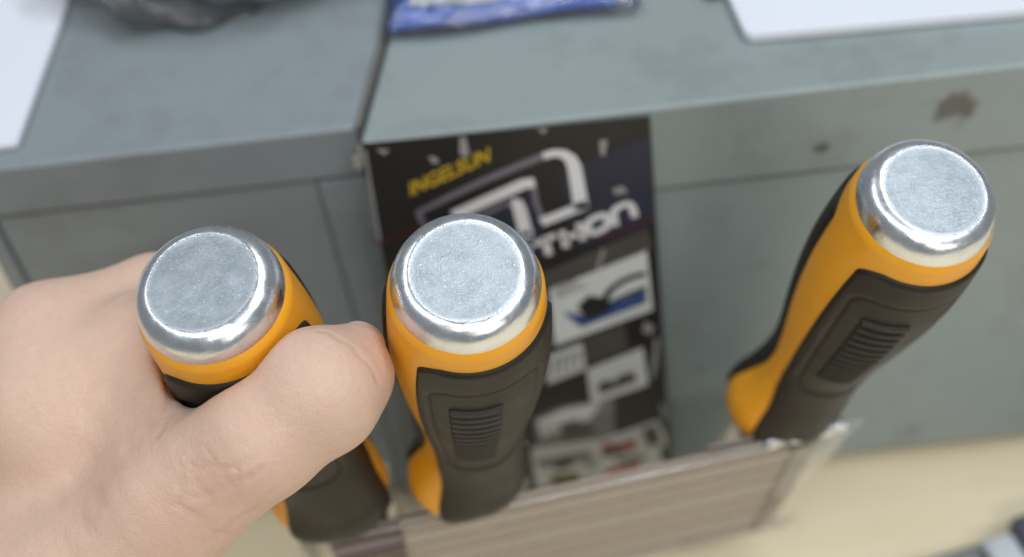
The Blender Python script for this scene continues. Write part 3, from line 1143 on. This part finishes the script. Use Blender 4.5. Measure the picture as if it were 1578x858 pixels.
displace_hand(hand_me)
hand = link('hand', hand_me, M['skin'], None, True)
bm = bmesh.new()
bmesh.ops.create_icosphere(bm, subdivisions=4, radius=1.0)
nz_ = Vector((.62, .36, .70)).normalized()
for v in bm.verts:
    p = v.co * .0057
    along = p.dot(nz_)
    p -= nz_ * (along * .22)
    v.co = p + Vector((-.0482, .2008, .2272)) + nz_ * .0006
me = bpy.data.meshes.new('thumbnail')
bm.to_mesh(me)
bm.free()
link('thumbnail', me, M['nail'], hand, True)
tag(hand, 'bare left hand gripping a screwdriver handle with the thumb across its front', 'hand')

# ------------------------------------------------------------------ things on the cabinets
ZT = 0.2056 * S


def sheet_stack(label, foot, thick, z0, group):
    o = link('paper_sheet', prism('paper_sheet', foot, z0, z0 + thick, min(.0006, thick * .3), 2), M['paper'])
    return tag(o, label, 'paper', group)


sheet_stack('white sheets of paper at the right end of the pale cabinet top',
            sc([(.0672, .3490), (.0690, .3468), (.1560, .3426), (.30, .3355), (.30, .52), (.0560, .52), (.0652, .375)]), .0035, ZT + .0003, 'white papers on the cabinet tops')
sheet_stack('white sheet of paper at the left end of the dull grey cabinet',
            sc([(-.1732, .3362), (-.1722, .3375), (-.1712, .405), (-.172, .50), (-.34, .50), (-.34, .337)]), .0025, .2059 * S + .0003, 'white papers on the cabinet tops')


def blob(name, cx, cy, cz, rx, ry, rz, m, parent=None, amp=.12, freq=3.0, seed=0.0, flat_bottom=True, sub=5, sq=1.0):
    bm = bmesh.new()
    bmesh.ops.create_icosphere(bm, subdivisions=sub, radius=1.0)
    for v in bm.verts:
        p = v.co.copy()
        if sq != 1.0:
            p = Vector([math.copysign(abs(c) ** sq, c) for c in p])
        k = 1 + amp * (math.sin(p.x * freq * 1.7 + seed) * math.sin(p.y * freq * 1.3 + seed * 2) + .6 * math.sin(p.z * freq * 2.3 + p.x * freq * 2 + seed * 3)
                       + .4 * math.sin(p.x * freq * 5.1 + p.y * freq * 4.3 + seed))
        p = p * k
        z = p.z * rz
        if flat_bottom:
            z = max(z, -rz * .55)
        v.co = Vector((cx + p.x * rx, cy + p.y * ry, cz + z))
    me = bpy.data.meshes.new(name)
    bm.to_mesh(me)
    bm.free()
    return link(name, me, m, parent, True)


bag = thing('plastic_bag', 'crumpled clear plastic bag of dark goods on the left cabinet', 'bag', (-.112 * S, .428 * S, .2059 * S))
blob('dark_goods', 0, 0, .0138, .050, .030, .024, M['goods'], bag, .10, 2.2, 1.3, sub=5)
blob('film_wrap', -.002, .0, .0130, .062, .036, .0225, M['loose_film'], bag, .12, 3.3, 2.1, sub=5)

bp = thing('packet', 'blue and white packet in clear film on the pale cabinet', 'packet', (-.0065 * S, .425 * S, ZT))


def pillow(name, x0, x1, y0, y1, zmid, hgt, m, parent, seed, wav, edge=.010):
    """flat sealed packet: two skins meeting in a thin edge, puckered"""
    nx, ny = 70, 50
    u, v = np.meshgrid(np.linspace(0, 1, nx), np.linspace(0, 1, ny))
    X = x0 + (x1 - x0) * u
    Y = y0 + (y1 - y0) * v
    Y = Y + .0012 * np.sin(u * 9 + seed) * (1 - v)
    ex = np.minimum(np.minimum(u, 1 - u) * (x1 - x0), np.minimum(v, 1 - v) * (y1 - y0))
    pl = np.clip(ex / edge, 0, 1) ** .55
    wv = wav * (np.sin(X * 310 + seed + 2 * np.sin(Y * 120)) * np.sin(Y * 260 + seed * 2) + .6 * np.sin(X * 700 + Y * 330 + seed))
    top = np.stack([X, Y, zmid + pl * hgt + wv * pl + .0002], -1)
    botm = np.stack([X, Y, np.maximum(zmid - pl * hgt * .4, .0004) + 0 * X], -1)
    V = np.concatenate([top.reshape(-1, 3), botm.reshape(-1, 3)])
    f = []
    N_ = nx * ny
    for jj in range(ny - 1):
        for ii in range(nx - 1):
            a = jj * nx + ii
            f.append((a, a + 1, a + nx + 1, a + nx))
            f.append((N_ + a, N_ + a + nx, N_ + a + nx + 1, N_ + a + 1))
    rim = [i_ for i_ in range(nx)] + [jj * nx + nx - 1 for jj in range(1, ny)] + [(ny - 1) * nx + i_ for i_ in range(nx - 2, -1, -1)] + [jj * nx for jj in range(ny - 2, 0, -1)]
    for a, b in zip(rim, rim[1:] + rim[:1]):
        f.append((a, N_ + a, N_ + b, b))
    return link(name, mesh(name, V, f), m, parent, True)


pillow('blue_film', -.0415, .0335, -.0500, .050, .0030, .0070, M['blue_pack'], bp, .4, .0006)
pillow('label_panel', -.0345, .0300, -.0462, .046, .0088, .0022, M['pack_label'], bp, 1.4, .0006, .012)
pillow('film_wrap', -.0435, .0410, -.0520, .052, .0034, .0094, M['bag_film'], bp, 2.4, .0007, .012)


bc = link('clip', box('clip', .0590 * S, .0642 * S, .3735 * S, .44 * S, ZT + .0003, ZT + .009, .0015, 2), M['black_plastic'])
tag(bc, 'black plastic strip lying beside the right hand white papers', 'strip')

# ------------------------------------------------------------------ tool lying on the table, lower right
tl = thing('hand_tool', 'bright steel tool with a dark plum grip lying on the table', 'tool', (.150 * S, .262 * S, .010))
ang = Matrix.Rotation(.20, 4, 'Z')
tl.matrix_world = Matrix.Translation((.1635 * S, .2690 * S, .0)) @ ang
link('blade', box('blade', -.050, -.001, -.012, .008, .002, .0062, .0012, 3), M['steel'], tl, True)
link('ferrule', box('ferrule', -.012, .0005, -.010, .0065, .0063, .0115, .002, 3), M['pack_label'], tl, True)
link('grip', box('grip', .0008, .060, -.0125, .0105, .0006, .0150, .0035, 4), M['plum'], tl, True)
